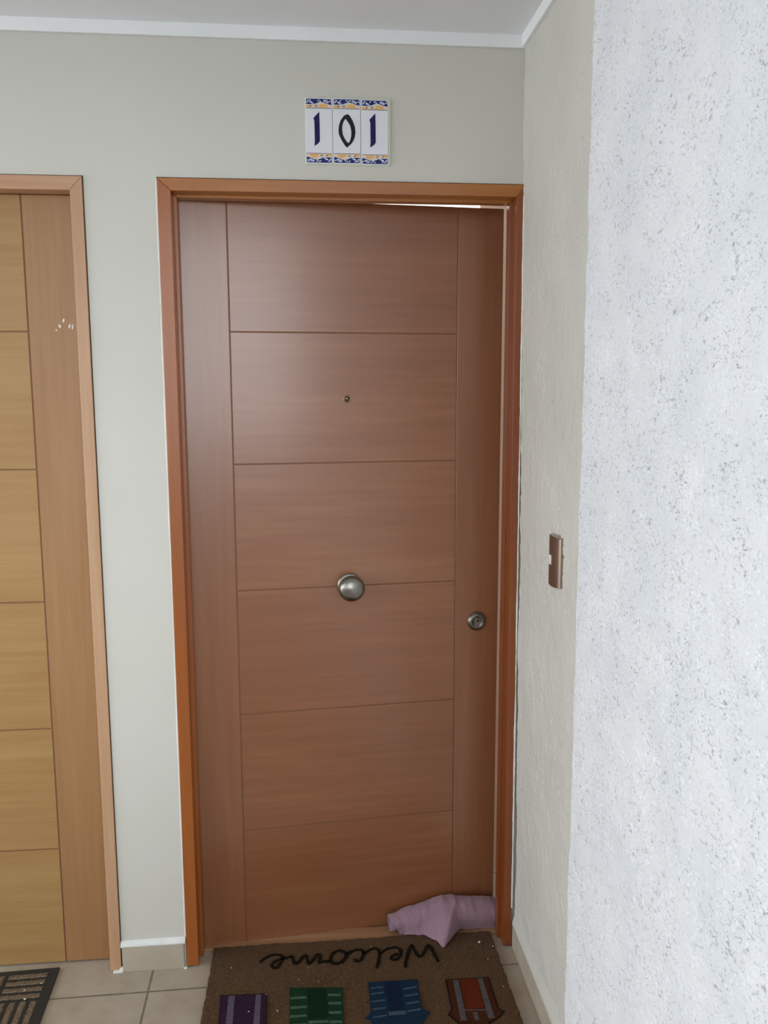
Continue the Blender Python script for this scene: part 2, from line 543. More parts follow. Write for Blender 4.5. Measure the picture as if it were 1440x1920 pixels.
# white outer wall: thick sprayed plaster, real relief
XW = 0.885
WALL_END = -2.75
def white_grid():
    st = 0.0012
    zf = np.arange(0.08, 2.46, st)
    yf = np.arange(-0.588, -1.46, -st)
    z = np.concatenate([[-0.05, 0.0, 0.04], zf, [2.5, 2.62]])
    h, wd = len(zf), len(yf)
    K = 0.0015 / st
    def vn(a, b, sd): return vnoise(h, wd, a * K, b * K, sd)
    lump = 0.0012 * vn(22, 26, 11) + 0.0005 * vn(8, 10, 12)
    fine = 0.00022 * vn(2.6, 3.4, 13) + 0.00012 * vn(1.6, 1.8, 14)
    # torn crevices and pin holes left by the trowel, in loose patches
    patch = sstep(-0.55, 0.35, vn(26, 30, 17))
    a = vn(3.6, 4.6, 15)
    m1 = sstep(0.22, 0.45, vn(3.0, 3.8, 16))
    crev = (1 - sstep(0.05, 0.24, np.abs(a))) * m1 * patch
    pit = sstep(0.50, 0.74, vn(2.2, 2.8, 18)) * sstep(-0.35, 0.25, vn(14, 16, 19))
    n = lump + fine - 0.0018 * crev - 0.0016 * pit
    # round the outer corner
    e = np.clip((np.arange(wd) * st) / 0.010, 0, 1)
    n += -0.006 * (1 - np.sqrt(1 - (1 - e) ** 2))[None, :]
    full = np.zeros((len(z), wd)); full[3:3 + h] = n
    yy = np.repeat(yf[None, :], len(z), 0).copy()
    jit = 0.0022 * vnoise(len(z), 40, 9, 40, 21)[:, :1] + 0.0012 * vnoise(len(z), 40, 3, 40, 22)[:, :1]
    yy += jit * np.exp(-np.arange(wd) * st / 0.012)[None, :]
    P = np.zeros((len(z), wd + 6, 3))
    P[:, 3:3 + wd, 0] = XW - full
    P[:, 3:3 + wd, 1] = yy
    P[..., 2] = z[:, None]
    # return towards the alcove wall, and the coarse run towards the camera and beyond
    for c_, (dx, dy) in zip((2, 1, 0), ((0.010, 0.0015), (0.03, 0.002), (0.16, 0.002))):
        P[:, c_, 0] = XW + dx
        P[:, c_, 1] = yy[:, 0] + dy
    for c_, yv in zip((3 + wd, 4 + wd, 5 + wd), (-1.50, -2.4, WALL_END)):
        P[:, c_, 0] = XW
        P[:, c_, 1] = yv
    return grid_mesh('wall_front_right', P)
me = white_grid()
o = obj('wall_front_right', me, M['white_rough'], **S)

# ceiling slab and crown strip
bm = bmesh.new(); box(bm, -4.0, 1.4, -2.3, 0.0, 2.4535, 2.62)
obj('ceiling', bm, M['ceiling'], **S)
bm = bmesh.new(); box(bm, -4.0, 0.93, -0.0100, 0.0, 2.4235, 2.4545)
box(bm, 0.8985, 0.93, -0.60, -0.0100, 2.4235, 2.4545)
obj('trim_1', bm, M['crown'], bevel=0.002, **S)

# low wall added to block light, and unseen ground outside, behind the photographer
bm = bmesh.new(); box(bm, -12, 12, -30, -3.3, -0.2, -0.1)
obj('ground', bm, M['outside'], **S)
bm = bmesh.new(); box(bm, -4.0, 1.3, -3.3, -3.18, 0.0, 0.8)
obj('wall_light_blocker', bm, M['outside'], **S)

# rooms behind the doors
bm = bmesh.new()
box(bm, -0.35, 0.905, 0.115, 3.2, -0.12, 0.0)
box(bm, 0.905, 3.2, 0.115, 3.2, -0.12, 0.0)
obj('floor_inside', bm, M['tile'], **S)
bm = bmesh.new(); box(bm, -0.35, 3.2, 0.115, 3.2, 2.42, 2.5)
obj('ceiling_inside', bm, M['inside_white'], **S)
bm = bmesh.new()
box(bm, 0.965, 1.06, 0.1155, 0.80, 0, 2.42)
box(bm, 1.06, 3.2, 0.1155, 0.20, 0, 2.42)
box(bm, 3.1, 3.2, 0.2, 3.2, 0, 2.42)
obj('wall_inside_right', bm, M['inside_pink'], **S)
bm = bmesh.new()
box(bm, -0.45, -0.35, 0.1155, 3.3, 0, 2.5)
box(bm, -0.35, 3.2, 3.2, 3.3, 0, 2.5)
obj('wall_inside_far', bm, M['inside_white'], **S)

# skirting: tile pieces, white painted tops
bm = bmesh.new(); box(bm, LFx1 + 0.006, -0.006, -0.010, 0.0, 0.0, 0.074)
obj('baseboard_back', bm, M['skirt'], bevel=0.0012, **S)
rnd = random.Random(4)
bm = bmesh.new()
N = 40
rows = []
for i in range(N + 1):
    t = i / N
    x = LFx1 + 0.0015 + t * (0.1775 - 0.003)
    zt = 0.0885 + 0.002 * t + rnd.uniform(-0.0006, 0.0006)
    zb = 0.0735 + rnd.uniform(-0.0005, 0.0003) + 0.001 * t
    rows.append([bm.verts.new(p) for p in ((x, 0.0004, zt), (x, -0.006, zt - 0.003), (x, -0.0118, zb + 0.004), (x, -0.0112, zb), (x, 0.0, zb))])
for a, b in zip(rows, rows[1:]):
    for j in range(4): bm.faces.new((a[j], a[j + 1], b[j + 1], b[j]))
obj('trim_2', bm, M['caulk'], smooth=True, **S)

bm = bmesh.new()
box(bm, 0.9187, 0.95, -0.0600, -0.008, 0.0, 0.070)
box(bm, 0.9187, 0.95, -0.66, -0.0615, 0.0, 0.069)
obj('baseboard_right', bm, M['skirt'], bevel=0.001, **S)
bm = bmesh.new(); rows = []
for i in range(90):
    y = -0.006 - i * 0.65 / 89
    j = [rnd.uniform(-1, 1) for _ in range(3)]
    rows.append([bm.verts.new(p) for p in ((0.935, y, 0.112 + 0.003 * j[0] + 0.005 * math.sin(i * 0.35)), (0.9250, y, 0.098 + 0.002 * j[1] + 0.003 * math.sin(i * 0.5)),
                                           (0.9195, y, 0.078 + 0.0015 * j[2]), (0.9182, y, 0.0685), (0.95, y, 0.068))])
for a, b in zip(rows, rows[1:]):
    for q in range(4): bm.faces.new((a[q], b[q], b[q + 1], a[q + 1]))
obj('trim_3', bm, M['side'], smooth=True, **S)

# irregular white caulk beads beside the frames
def bead(name, pts, r, seed, mat='caulk', n=160):
    rd = random.Random(seed)
    bm = bmesh.new(); rings = []
    a, b = Vector(pts[0]), Vector(pts[1])
    rr = r
    for i in range(n + 1):
        t = i / n
        c = a.lerp(b, t)
        rr = 0.8 * rr + 0.2 * r * rd.uniform(0.1, 1.9)
        cx = c.x + rd.uniform(-0.15, 0.15) * r
        rings.append([bm.verts.new((cx + rr * math.cos(q), c.y - rr * 0.5 * math.sin(q), c.z)) for q in np.linspace(0, math.pi, 6)])
    for p, q in zip(rings, rings[1:]):
        for j in range(5): bm.faces.new((p[j], p[j + 1], q[j + 1], q[j]))
    return obj(name, bm, M[mat], smooth=True, **S)
bead('trim_4', ((-0.0022, 0.0005, 0.09), (-0.0022, 0.0005, 2.098)), 0.0026, 1)
bead('trim_5', ((0.9170, -0.006, 0.12), (0.9128, -0.006, 2.075)), 0.0020, 2)
bm = bmesh.new()
for (x0, x1, y0, y1, h) in ((-0.199, -0.176, -0.014, -0.004, 0.006), (-0.181, -0.171, -0.013, 0.0, 0.013), (-0.007, 0.002, -0.014, -0.004, 0.004)):
    box(bm, x0, x1, y0, y1, 0.0, h)
obj('trim_6', bm, M['caulk'], bevel=0.002, **S)

# ------------------------------------------------------------------ main door
PR = -0.006                     # how far the casing stands proud of the wall
d1 = empty('door_1', (0, 0, 0), **S)

def jamb(side):
    """upright with casing face, rebate and stop, mitred at the top"""
    bm = bmesh.new()
    if side == 'L':
        xo, xi, xs = 0.0, 0.0322, 0.0415
    else:
        xo, xi, xs = 0.917, 0.8937, 0.8850
    zo, zi, zs = 2.10, 2.0700, 2.0620
    # profile in plan: outer face, casing front, reveal, stop, rebate
    zb = 0.004
    sec = [(xo, 0.113, zo), (xo, PR, zo), (xi, PR, zi), (xi, 0.033, zi), (xs, 0.033, zs), (xs, 0.065, zs)]
    xr_, zr_ = (0.012, 2.088) if side == 'L' else (0.909, 2.088)
    sec += [(xr_, 0.065, zr_), (xr_, 0.113, zr_)]
    lo = [bm.verts.new((x, y, zb)) for x, y, z in sec]
    hi = [bm.verts.new((x, y, z)) for x, y, z in sec]
    n = len(sec)
    for i in range(n):
        bm.faces.new((lo[i], lo[(i + 1) % n], hi[(i + 1) % n], hi[i]))
    bm.faces.new(lo); bm.faces.new(hi)
    return bm
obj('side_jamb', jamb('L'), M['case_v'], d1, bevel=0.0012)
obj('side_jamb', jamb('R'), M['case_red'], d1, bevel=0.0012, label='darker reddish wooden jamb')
def head():
    bm = bmesh.new()
    sec = [(0.0, 0.917, 0.113, 2.10), (0.0, 0.917, PR, 2.10), (0.0322, 0.8937, PR, 2.0700), (0.0322, 0.8937, 0.033, 2.0700),
           (0.0415, 0.8850, 0.033, 2.0620), (0.0415, 0.8850, 0.065, 2.0620), (0.012, 0.909, 0.065, 2.088), (0.012, 0.909, 0.113, 2.088)]
    a = [bm.verts.new((s[0] + 0.0003, s[2], s[3])) for s in sec]
    b = [bm.verts.new((s[1] - 0.0003, s[2], s[3])) for s in sec]
    n = len(sec)
    for i in range(n):
        bm.faces.new((a[i], b[i], b[(i + 1) % n], a[(i + 1) % n]))
    bm.faces.new(a); bm.faces.new(b)
    return bm
obj('head_jamb', head(), M['case_h'], d1, bevel=0.0012)
bm = bmesh.new(); box(bm, -0.0024, 0.9195, 0.010, 0.05, 2.1001, 2.1024)
obj('joint_filler', bm, M['mortar'], d1)
bm = bmesh.new(); box(bm, 0.0135, 0.9075, 0.055, 0.113, 0.0002, 0.008)
obj('threshold', bm, M['threshold'], d1, bevel=0.002)

ANG = math.radians(5.7)
PIV = (0.046, 0.069, 0.0)
def leaf_mesh(u0, u1, v0, v1, th, gl, gr, zs, gw=0.0028, gd=0.0028):
    """door leaf front at local y=0; grooves are real recesses"""
    bm = bmesh.new()
    box(bm, u0, u1, gd, th, v0, v1, 2)                      # core
    def panel(a, b, c, d, mi):
        box(bm, a, b, 0.0, gd, c, d, mi)
    panel(u0, gl - gw / 2, v0, v1, 1)
    if gr is not None: panel(gr + gw / 2 * 0.6, u1, v0, v1, 1)
    xr = (gr - gw / 2 * 0.6) if gr is not None else u1
    zz = [v0] + zs + [v1]
    for i in range(len(zz) - 1):
        panel(gl + gw / 2, xr, zz[i] + (gw / 2 if i else 0), zz[i + 1] - (gw / 2 if i < len(zz) - 2 else 0), 0)
    return bm
leafE = obj('door_leaf', leaf_mesh(-0.012, 0.857, 0.0055, 2.0735, 0.044, 0.113, 0.728, [0.3486, 0.6932, 1.0456, 1.3907, 1.738], 0.0032, 0.0022),
            [M['door_h'], M['door_v'], M['groove']], d1, bevel=0.0006, seg=1)
leafE.location = PIV
leafE.rotation_euler = (0, 0, ANG)

def on_leaf(name, u, v, **kw):
    c, s = math.cos(ANG), math.sin(ANG)
    e = bpy.data.objects.new(name, None)
    return (PIV[0] + u * c, PIV[1] + u * s, v)

def leafpart(name, bm, mat, u, v, parent=d1, smooth=True, **kw):
    o = obj(name, bm, mat, parent, smooth=smooth, **kw)
    if parent is d1:
        o.location = (PIV[0] + u * math.cos(ANG), PIV[1] + u * math.sin(ANG), v)
        o.rotation_euler = (0, 0, ANG)
    return o

# knob on a round rose
bm = bmesh.new()
lathe(bm, [(0.0, 0.0), (0.0335, 0.0), (0.0345, 0.002), (0.0335, 0.0045), (0.028, 0.0062), (0.014, 0.0072), (0.0, 0.0072)], 64)
kn = leafpart('knob_rose', bm, M['nickel'], 0.4225, 1.0475)
bm = bmesh.new()
lathe(bm, [(0.0, 0.004), (0.010, 0.004), (0.0095, 0.016), (0.012, 0.022), (0.022, 0.027), (0.031, 0.033), (0.0355, 0.041), (0.0358, 0.047), (0.0335, 0.053), (0.0275, 0.0585), (0.018, 0.0625), (0.008, 0.0645), (0.0, 0.0650)], 64)
obj('door_knob', bm, M['nickel'], kn, smooth=True)
# lock
bm = bmesh.new()
lathe(bm, [(0.0, 0.0), (0.0268, 0.0), (0.0276, 0.002), (0.0268, 0.006), (0.022, 0.010), (0.0175, 0.0125), (0.0165, 0.0118), (0.0, 0.0118)], 56)
lk = leafpart('lock_rose', bm, M['nickel_dark'], 0.7929, 0.9245)
bm = bmesh.new()
pts = [(0.0085 * math.cos(a), 0.003 + 0.0085 * math.sin(a)) for a in np.linspace(math.radians(-50), math.radians(230), 24)]
pts += [(-0.005, -0.0165), (-0.003, -0.0180), (0.003, -0.0180), (0.005, -0.0165)]
prism(bm, pts, -0.0150, -0.006)
lc = obj('lock_cylinder', bm, M['nickel'], lk, bevel=0.0006)
bm = bmesh.new()
pts = [(0.0042 * math.cos(a), 0.004 + 0.0042 * math.sin(a)) for a in np.linspace(0, 2 * math.pi, 20)[:-1]]
prism(bm, pts, -0.01525, -0.0148)
obj('keyhole', bm, M['black'], lk)
bm = bmesh.new()
prism(bm, [(-0.0007, 0.0005), (0.0007, 0.0005), (0.0007, 0.0075), (-0.0007, 0.0075)], -0.0154, -0.0150)
obj('keyway_plug', bm, M['brass'], lk)
# peephole
bm = bmesh.new()
lathe(bm, [(0.0088, 0.0), (0.0108, 0.0), (0.0110, 0.0012), (0.0100, 0.0024), (0.0086, 0.0026), (0.0076, 0.0014), (0.0076, 0.0)], 40)
ph = leafpart('peephole', bm, M['brass'], 0.4212, 1.5628)
bm = bmesh.new()
lathe(bm, [(0.0077, 0.0), (0.0070, 0.0012), (0.004, 0.0022), (0.0, 0.0026)], 32)
obj('peephole_lens', bm, M['lens'], ph, smooth=True)

# ------------------------------------------------------------------ left door
d2 = empty('door_2', (LFx1, 0, 0), **S)
LW = 0.917
bm = bmesh.new()
def lj(xo, xi):
    bm = bmesh.new()
    sec = [(xo, 0.113, 2.10), (xo, PR, 2.10), (xi, PR, 2.067), (xi, 0.113, 2.067)]
    lo = [bm.verts.new((x, y, 0.004)) for x, y, z in sec]
    hi = [bm.verts.new((x, y, z)) for x, y, z in sec]
    for i in range(4): bm.faces.new((lo[i], lo[(i + 1) % 4], hi[(i + 1) % 4], hi[i]))
    bm.faces.new(lo); bm.faces.new(hi)
    return bm
bm.free()
obj('side_jamb', lj(0.0, -0.0295), M['lcase_v'], d2, bevel=0.0012)
obj('side_jamb', lj(-LW, -LW + 0.0295), M['lcase_v'], d2, bevel=0.0012)
bm = bmesh.new()
sec = [(-LW, 0.0, 0.113, 2.10), (-LW, 0.0, PR, 2.10), (-LW + 0.0295, -0.0295, PR, 2.067), (-LW + 0.0295, -0.0295, 0.113, 2.067)]
a = [bm.verts.new((s[0] + 0.0003, s[2], s[3])) for s in sec]
b = [bm.verts.new((s[1] - 0.0003, s[2], s[3])) for s in sec]
for i in range(4): bm.faces.new((a[i], b[i], b[(i + 1) % 4], a[(i + 1) % 4]))
bm.faces.new(a); bm.faces.new(b)
obj('head_jamb', bm, M['lcase_h'], d2, bevel=0.0012)
bm = bmesh.new(); box(bm, -LW - 0.0024, 0.0024, 0.010, 0.05, 2.1001, 2.1024)
box(bm, 0.0002, 0.0024, 0.010, 0.05, 0.09, 2.1000)
obj('joint_filler', bm, M['mortar'], d2)
ll = obj('door_leaf', None or leaf_mesh(-LW + 0.031, 0.0, 0.0, 2.0, 0.044, -0.3, None, []), [M['left_h']], d2)
bpy.data.objects.remove(ll)
def mirror_leaf():
    bm = bmesh.new()
    u0, u1, v0, v1, gw, gd = -LW + 0.0310, -0.0310, 0.005, 2.0655, 0.0036, 0.0026
    gv = -0.3390 - LFx1
    gl = u0 + (u1 - gv)
    box(bm, u0, u1, gd, 0.044, v0, v1, 2)
    box(bm, gv + gw / 2, u1, 0, gd, v0, v1, 1)
    box(bm, u0, gl - gw / 2, 0, gd, v0, v1, 1)
    zz = [v0, 0.342, 0.6876, 1.0366, 1.3863, 1.7342, v1]
    for i in range(6):
        box(bm, gl + gw / 2, gv - gw / 2, 0, gd, zz[i] + (gw / 2 if i else 0), zz[i + 1] - (gw / 2 if i < 5 else 0), 0)
    return bm
ll = obj('door_leaf', mirror_leaf(), [M['left_h'], M['left_v'], M['groove']], d2, bevel=0.0008, seg=1)
ll.location = (0, 0.046, 0)
bm = bmesh.new()
for (x, z, w_, h_, t_) in ((-0.252, 1.762, 0.004, 0.010, 0.2), (-0.262, 1.748, 0.005, 0.009, -0.3), (-0.238, 1.748, 0.004, 0.012, 0.3), (-0.231, 1.746, 0.003, 0.014, 0.1), (-0.271, 1.738, 0.003, 0.005, 0.0)):
    prism(bm, [(x - LFx1 + w_ * math.cos(a) * 0.5 + t_ * h_ * math.sin(a) * 0.5, z + h_ * 0.5 * math.sin(a)) for a in np.linspace(0, 2 * math.pi, 9)[:-1]], 0.0458, 0.0461)
obj('paint_scuff', bm, M['caulk'], d2, label='pale paint scuffs')
bm = bmesh.new(); box(bm, LFx0 - 0.01, LFx1 + 0.01, 0.113, 0.16, 0.0, 2.2)
obj('wall_inside_left', bm, M['inside_white'], **S)

# ------------------------------------------------------------------ house number tiles
def number_tile(loc, w_, h_, digit, label, seed):
    t = empty('house_number_tile', loc, label=label, cat='house number', group='house number tiles above the door')
    rd = random.Random(seed)
    bm = bmesh.new(); box(bm, 0, w_, -0.0065, -0.0015, 0, h_)
    obj('glazed_tile', bm, M['glaze'], t, bevel=0.0012)
    F0, F1 = -0.00625, -0.0067
    def uv(p): return (p[0] * w_, p[1] * h_)
    def border(flip):
        """picture band; u,v in 0..1 of a strip 0.148 h tall"""
        def T(p):
            u, v = p
            zz = 1 - 0.145 + v * 0.14 - 0.01 if not flip else 0.01 + (1 - v) * 0.14 + 0.005
            uu = u if not flip else 1 - u
            return uv((0.03 + 0.94 * uu, zz))
        b1 = bmesh.new()
        wave = [(0, .36), (.15, .33), (.33, .36), (.45, .50), (.55, .60), (.68, .56), (.82, .42), (1, .28)]
        prism(b1, [T(p) for p in [(0, 0.04), (1, 0.04)]] + [T(p) for p in reversed(wave)], F0, F1, mi=0)
        prism(b1, [T(p) for p in [(.5, .06), (.86, .06), (.86, .34), (.70, .48), (.56, .40)]], F1, F1 - 0.0001, mi=1)
        prism(b1, [T(p) for p in [(0, .06), (.2, .06), (.24, .24), (.1, .30), (0, .30)]], F1, F1 - 0.0001, mi=1)
        up = [(u, v + .06) for u, v in wave]
        prism(b1, [T(p) for p in up] + [T(p) for p in [(.99, .97), (.93, 1), (.07, 1), (.01, .97)]], F0, F1 + 0.0001, mi=2)
        # flowers and leaves
        for (u, v, r, mi) in ((.10, .80, .060, 3), (.20, .62, .055, 4), (.27, .50, .05, 3), (.50, .84, .045, 3), (.57, .72, .035, 4),
                              (.76, .78, .085, 3), (.84, .66, .06, 4), (.94, .74, .045, 3), (.05, .62, .04, 4)):
            n = 10; pts = []
            ph = rd.random() * 6
            for q in range(n):
                rr = r * (1 + 0.28 * math.sin(5 * q * 2 * math.pi / n + ph))
                pts.append(T((u + rr * math.cos(2 * math.pi * q / n), v + rr * 1.7 * math.sin(2 * math.pi * q / n) * 1.0)))
            prism(b1, pts, F1, F1 - 0.0002, mi=mi)
        for (u, v, r, mi) in ((.40, .22, .055, 5), (.40, .22, .03, 4)):
            pts = [T((u + r * math.cos(q), v + r * 2.2 * math.sin(q))) for q in np.linspace(0, 2 * math.pi, 9)[:-1]]
            prism(b1, pts, F1, F1 - (0.0002 if mi == 5 else 0.0003), mi=mi)
        pts = [T(p) for p in ((.14, .12), (.19, .15), (.24, .30), (.18, .27))]
        prism(b1, pts, F1, F1 - 0.0002, mi=5)
        # swirl lines
        for q in range(3):
            u = rd.uniform(.1, .9)
            prism(b1, [T(p) for p in ((u, .7), (u + .03, .72), (u + .09, .92), (u + .05, .92))], F1, F1 - 0.0002, mi=4)
        prism(b1, [T(p) for p in ((0, -0.04), (1, -0.04), (1, 0.02), (0, 0.02))], F0, F1, mi=6)
        return b1
    bm = border(False)
    obj('floral_border', bm, [M['cream'], M['ochre'], M['cobalt'], M['sky'], M['glaze'], M['black_blue'], M['umber']], t)
    bm = border(True)
    obj('floral_border', bm, [M['cream'], M['ochre'], M['cobalt'], M['sky'], M['glaze'], M['black_blue'], M['umber']], t)
    bm = bmesh.new()
    if digit == '1':
        pts = [(.30, .690), (.52, .790), (.53, .60), (.535, .350), (.50, .322), (.44, .298), (.33, .268), (.345, .36), (.34, .55), (.335, .655)]
        prism(bm, [uv(p) for p in pts], -0.0064, -0.0072)
        mt = M['navy']
    else:
        outer = [(.535, .765), (.62, .735), (.73, .650), (.80, .560), (.815, .480), (.78, .400), (.70, .330), (.58, .280), (.50, .250),
                 (.43, .280), (.30, .370), (.215, .450), (.20, .510), (.215, .580), (.28, .665), (.40, .735)]
        inner = [(.46, .690), (.55, .640), (.63, .580), (.665, .500), (.66, .430), (.62, .360), (.565, .315), (.50, .340),
                 (.42, .390), (.355, .450), (.335, .510), (.335, .570), (.37, .630), (.43, .680), (.445, .688), (.452, .690)]
        # ring of quads between matched outlines
        def ang(p): return math.atan2((p[1] - .505) * 2.3, p[0] - .505)
        def resample(poly, n=64):
            poly = list(poly)
            c = (.505, .505)
            res = []
            A_ = [ang(p) for p in poly]
            for i in range(n):
                a = -math.pi + 2 * math.pi * i / n
                best = None
                for j in range(len(poly)):
                    p, q = poly[j], poly[(j + 1) % len(poly)]
                    # intersect ray with segment (in stretched space)
                    px, py = p[0] - c[0], (p[1] - c[1]) * 2.3
                    qx, qy = q[0] - c[0], (q[1] - c[1]) * 2.3
                    dx, dy = math.cos(a), math.sin(a)
                    ex, ey = qx - px, qy - py
                    den = dx * ey - dy * ex
                    if abs(den) < 1e-9: continue
                    tt = (px * ey - py * ex) / den
                    ss = (px * dy - py * dx) / den
                    if tt > 0 and -1e-6 <= ss <= 1 + 1e-6: best = tt if best is None else max(best, tt)
                best = best or 0.1
                res.append((c[0] + best * math.cos(a), c[1] + best * math.sin(a) / 2.3))
            return res
        ro, ri = resample(outer), resample(inner)
        n = len(ro); V = []
        for d in (-0.0064, -0.0072):
            V.append([[bm.verts.new((uv(p)[0], d, uv(p)[1])) for p in r_] for r_ in (ro, ri)])
        for i in range(n):
            j = (i + 1) % n
            bm.faces.new((V[1][0][i], V[1][0][j], V[1][1][j], V[1][1][i]))
            bm.faces.new((V[0][0][i], V[0][0][j], V[1][0][j], V[1][0][i]))
            bm.faces.new((V[0][1][i], V[0][1][j], V[1][1][j], V[1][1][i]))
        mt = M['black_blue']
    obj('numeral', bm, mt, t)
    return t
number_tile((0.3625, 0, 2.1400), 0.0660, 0.1535, '1', 'left glazed tile with navy numeral 1, nearest the left door', 1)
number_tile((0.4300, 0, 2.1405), 0.0680, 0.1535, '0', 'middle glazed tile with blue-black numeral 0 and floral borders', 2)
number_tile((0.4995, 0, 2.1395), 0.0675, 0.1535, '1', 'right glazed tile with navy numeral 1, beside the yellowish adhesive edge', 3)
bm = bmesh.new(); box(bm, 0.3615, 0.5722, -0.0022, 0.0002, 2.1380, 2.2958)
box(bm, 0.5672, 0.5716, -0.0055, 0.0, 2.139, 2.2952)
box(bm, 0.4286, 0.4298, -0.0050, 0.0, 2.141, 2.2940)
box(bm, 0.4982, 0.4993, -0.0050, 0.0, 2.140, 2.2935)
obj('tile_adhesive_bed', bm, M['grout_yellow'], bevel=0.0005, label='thin pale yellowish adhesive bed behind the three number tiles', cat='adhesive')

# ------------------------------------------------------------------ switch on the side wall
sw = empty('light_switch', (0.9165, -0.352, 1.1415), label='bronze bowed light switch plate with one white rocker on the side wall', cat='switch')
bm = bmesh.new()
Hs, n, m_ = 0.116, 16, 10
def plate_pt(i, t):
    y = -0.042 + 0.084 * i / n
    x = -0.0045 - 0.0095 * (1 - (2 * i / n - 1) ** 2) ** 0.8
    return (x, y, t)
cols = []
for i in range(n + 1):
    s = (2 * i / n - 1)
    sag = 0.004 * (1 - s * s)
    x, y, _ = plate_pt(i, 0)
    cols.append([bm.verts.new((x, y, 0.0 - sag * 0.6 + 0.002)), bm.verts.new((x, y, Hs + sag * 0.6 - 0.002)), bm.verts.new((0.004, y, 0.001)), bm.verts.new((0.004, y, Hs - 0.001))])
for a, b in zip(cols, cols[1:]):
    bm.faces.new((a[0], a[1], b[1], b[0])); bm.faces.new((a[1], a[3], b[3], b[1]))
    bm.faces.new((a[0], b[0], b[2], a[2])); bm.faces.new((a[2], b[2], b[3], a[3]))
for a in (cols[0], cols[-1]): bm.faces.new((a[0], a[1], a[3], a[2]))
obj('cover_plate', bm, M['champagne'], sw, bevel=0.001)
bm = bmesh.new(); rows = []
for i in range(9):
    y = 0.0005 + 0.026 * i / 8 - 0.002
    s = y / 0.042
    x = -0.0045 - 0.0095 * (1 - s * s) ** 0.8 - 0.0012
    rows.append([bm.verts.new((x, y, 0.049)), bm.verts.new((x - 0.001, y, 0.071)), bm.verts.new((0, y, 0.049)), bm.verts.new((0, y, 0.071))])
for a, b in zip(rows, rows[1:]):
    bm.faces.new((a[0], a[1], b[1], b[0])); bm.faces.new((a[1], a[3], b[3], b[1])); bm.faces.new((a[0], b[0], b[2], a[2]))
for a in (rows[0], rows[-1]): bm.faces.new((a[0], a[1], a[3], a[2]))
obj('rocker', bm, M['rocker'], sw, bevel=0.0008, label='white plastic rocker')

# ------------------------------------------------------------------ doormat
mat = empty('doormat', (0.467, -0.20, 0.0), label='brown coir doormat with upside-down Welcome and coloured patches, under the ajar door', cat='doormat')
MO = Vector((0.467, -0.20, 0.0))
def mat_mesh():
    x = np.linspace(0.0685, 0.866, 260); y = np.linspace(0.0535, -0.47, 180)
    h, wd = len(y), len(x)
    zz = 0.0125 + 0.0007 * vnoise(h, wd, 2, 2, 31) + 0.0012 * vnoise(h, wd, 40, 40, 32)
    P = np.zeros((h + 2, wd + 2, 3))
    jx = 0.0012 * vnoise(h + 2, 20, 3, 20, 33)[:, :1]; jy = 0.0012 * vnoise(20, wd + 2, 20, 3, 34)[:1, :]
    P[1:-1, 1:-1, 2] = zz
    X = np.concatenate([[x[0] - 0.0005], x, [x[-1] + 0.0005]]); Y = np.concatenate([[y[0] + 0.0005], y, [y[-1] - 0.0005]])
    ex = np.zeros(wd + 2); ex[:3] = 1; ex[-3:] = 1
    ey = np.zeros(h + 2); ey[:3] = 1; ey[-3:] = 1
    P[..., 0] = X[None, :] + jx * ex[None, :] + 0.010 * ((Y[:, None] - 0.05) / -0.37) * (X[None, :] - 0.47) / 0.4 * 0.5 - MO.x
    P[..., 1] = Y[:, None] + jy * ey[:, None] - MO.y
    P[[0, -1], :, 2] = 0.0005; P[:, [0, -1], 2] = 0.0005
    return grid_mesh('coir_pile', P)
obj('coir_pile', mat_mesh(), M['coir'], mat)
ZT, ZB = 0.0148, 0.011
def rel(pts): return [(p[0] - MO.x, p[1] - MO.y) for p in pts]
rnd = random.Random(8)
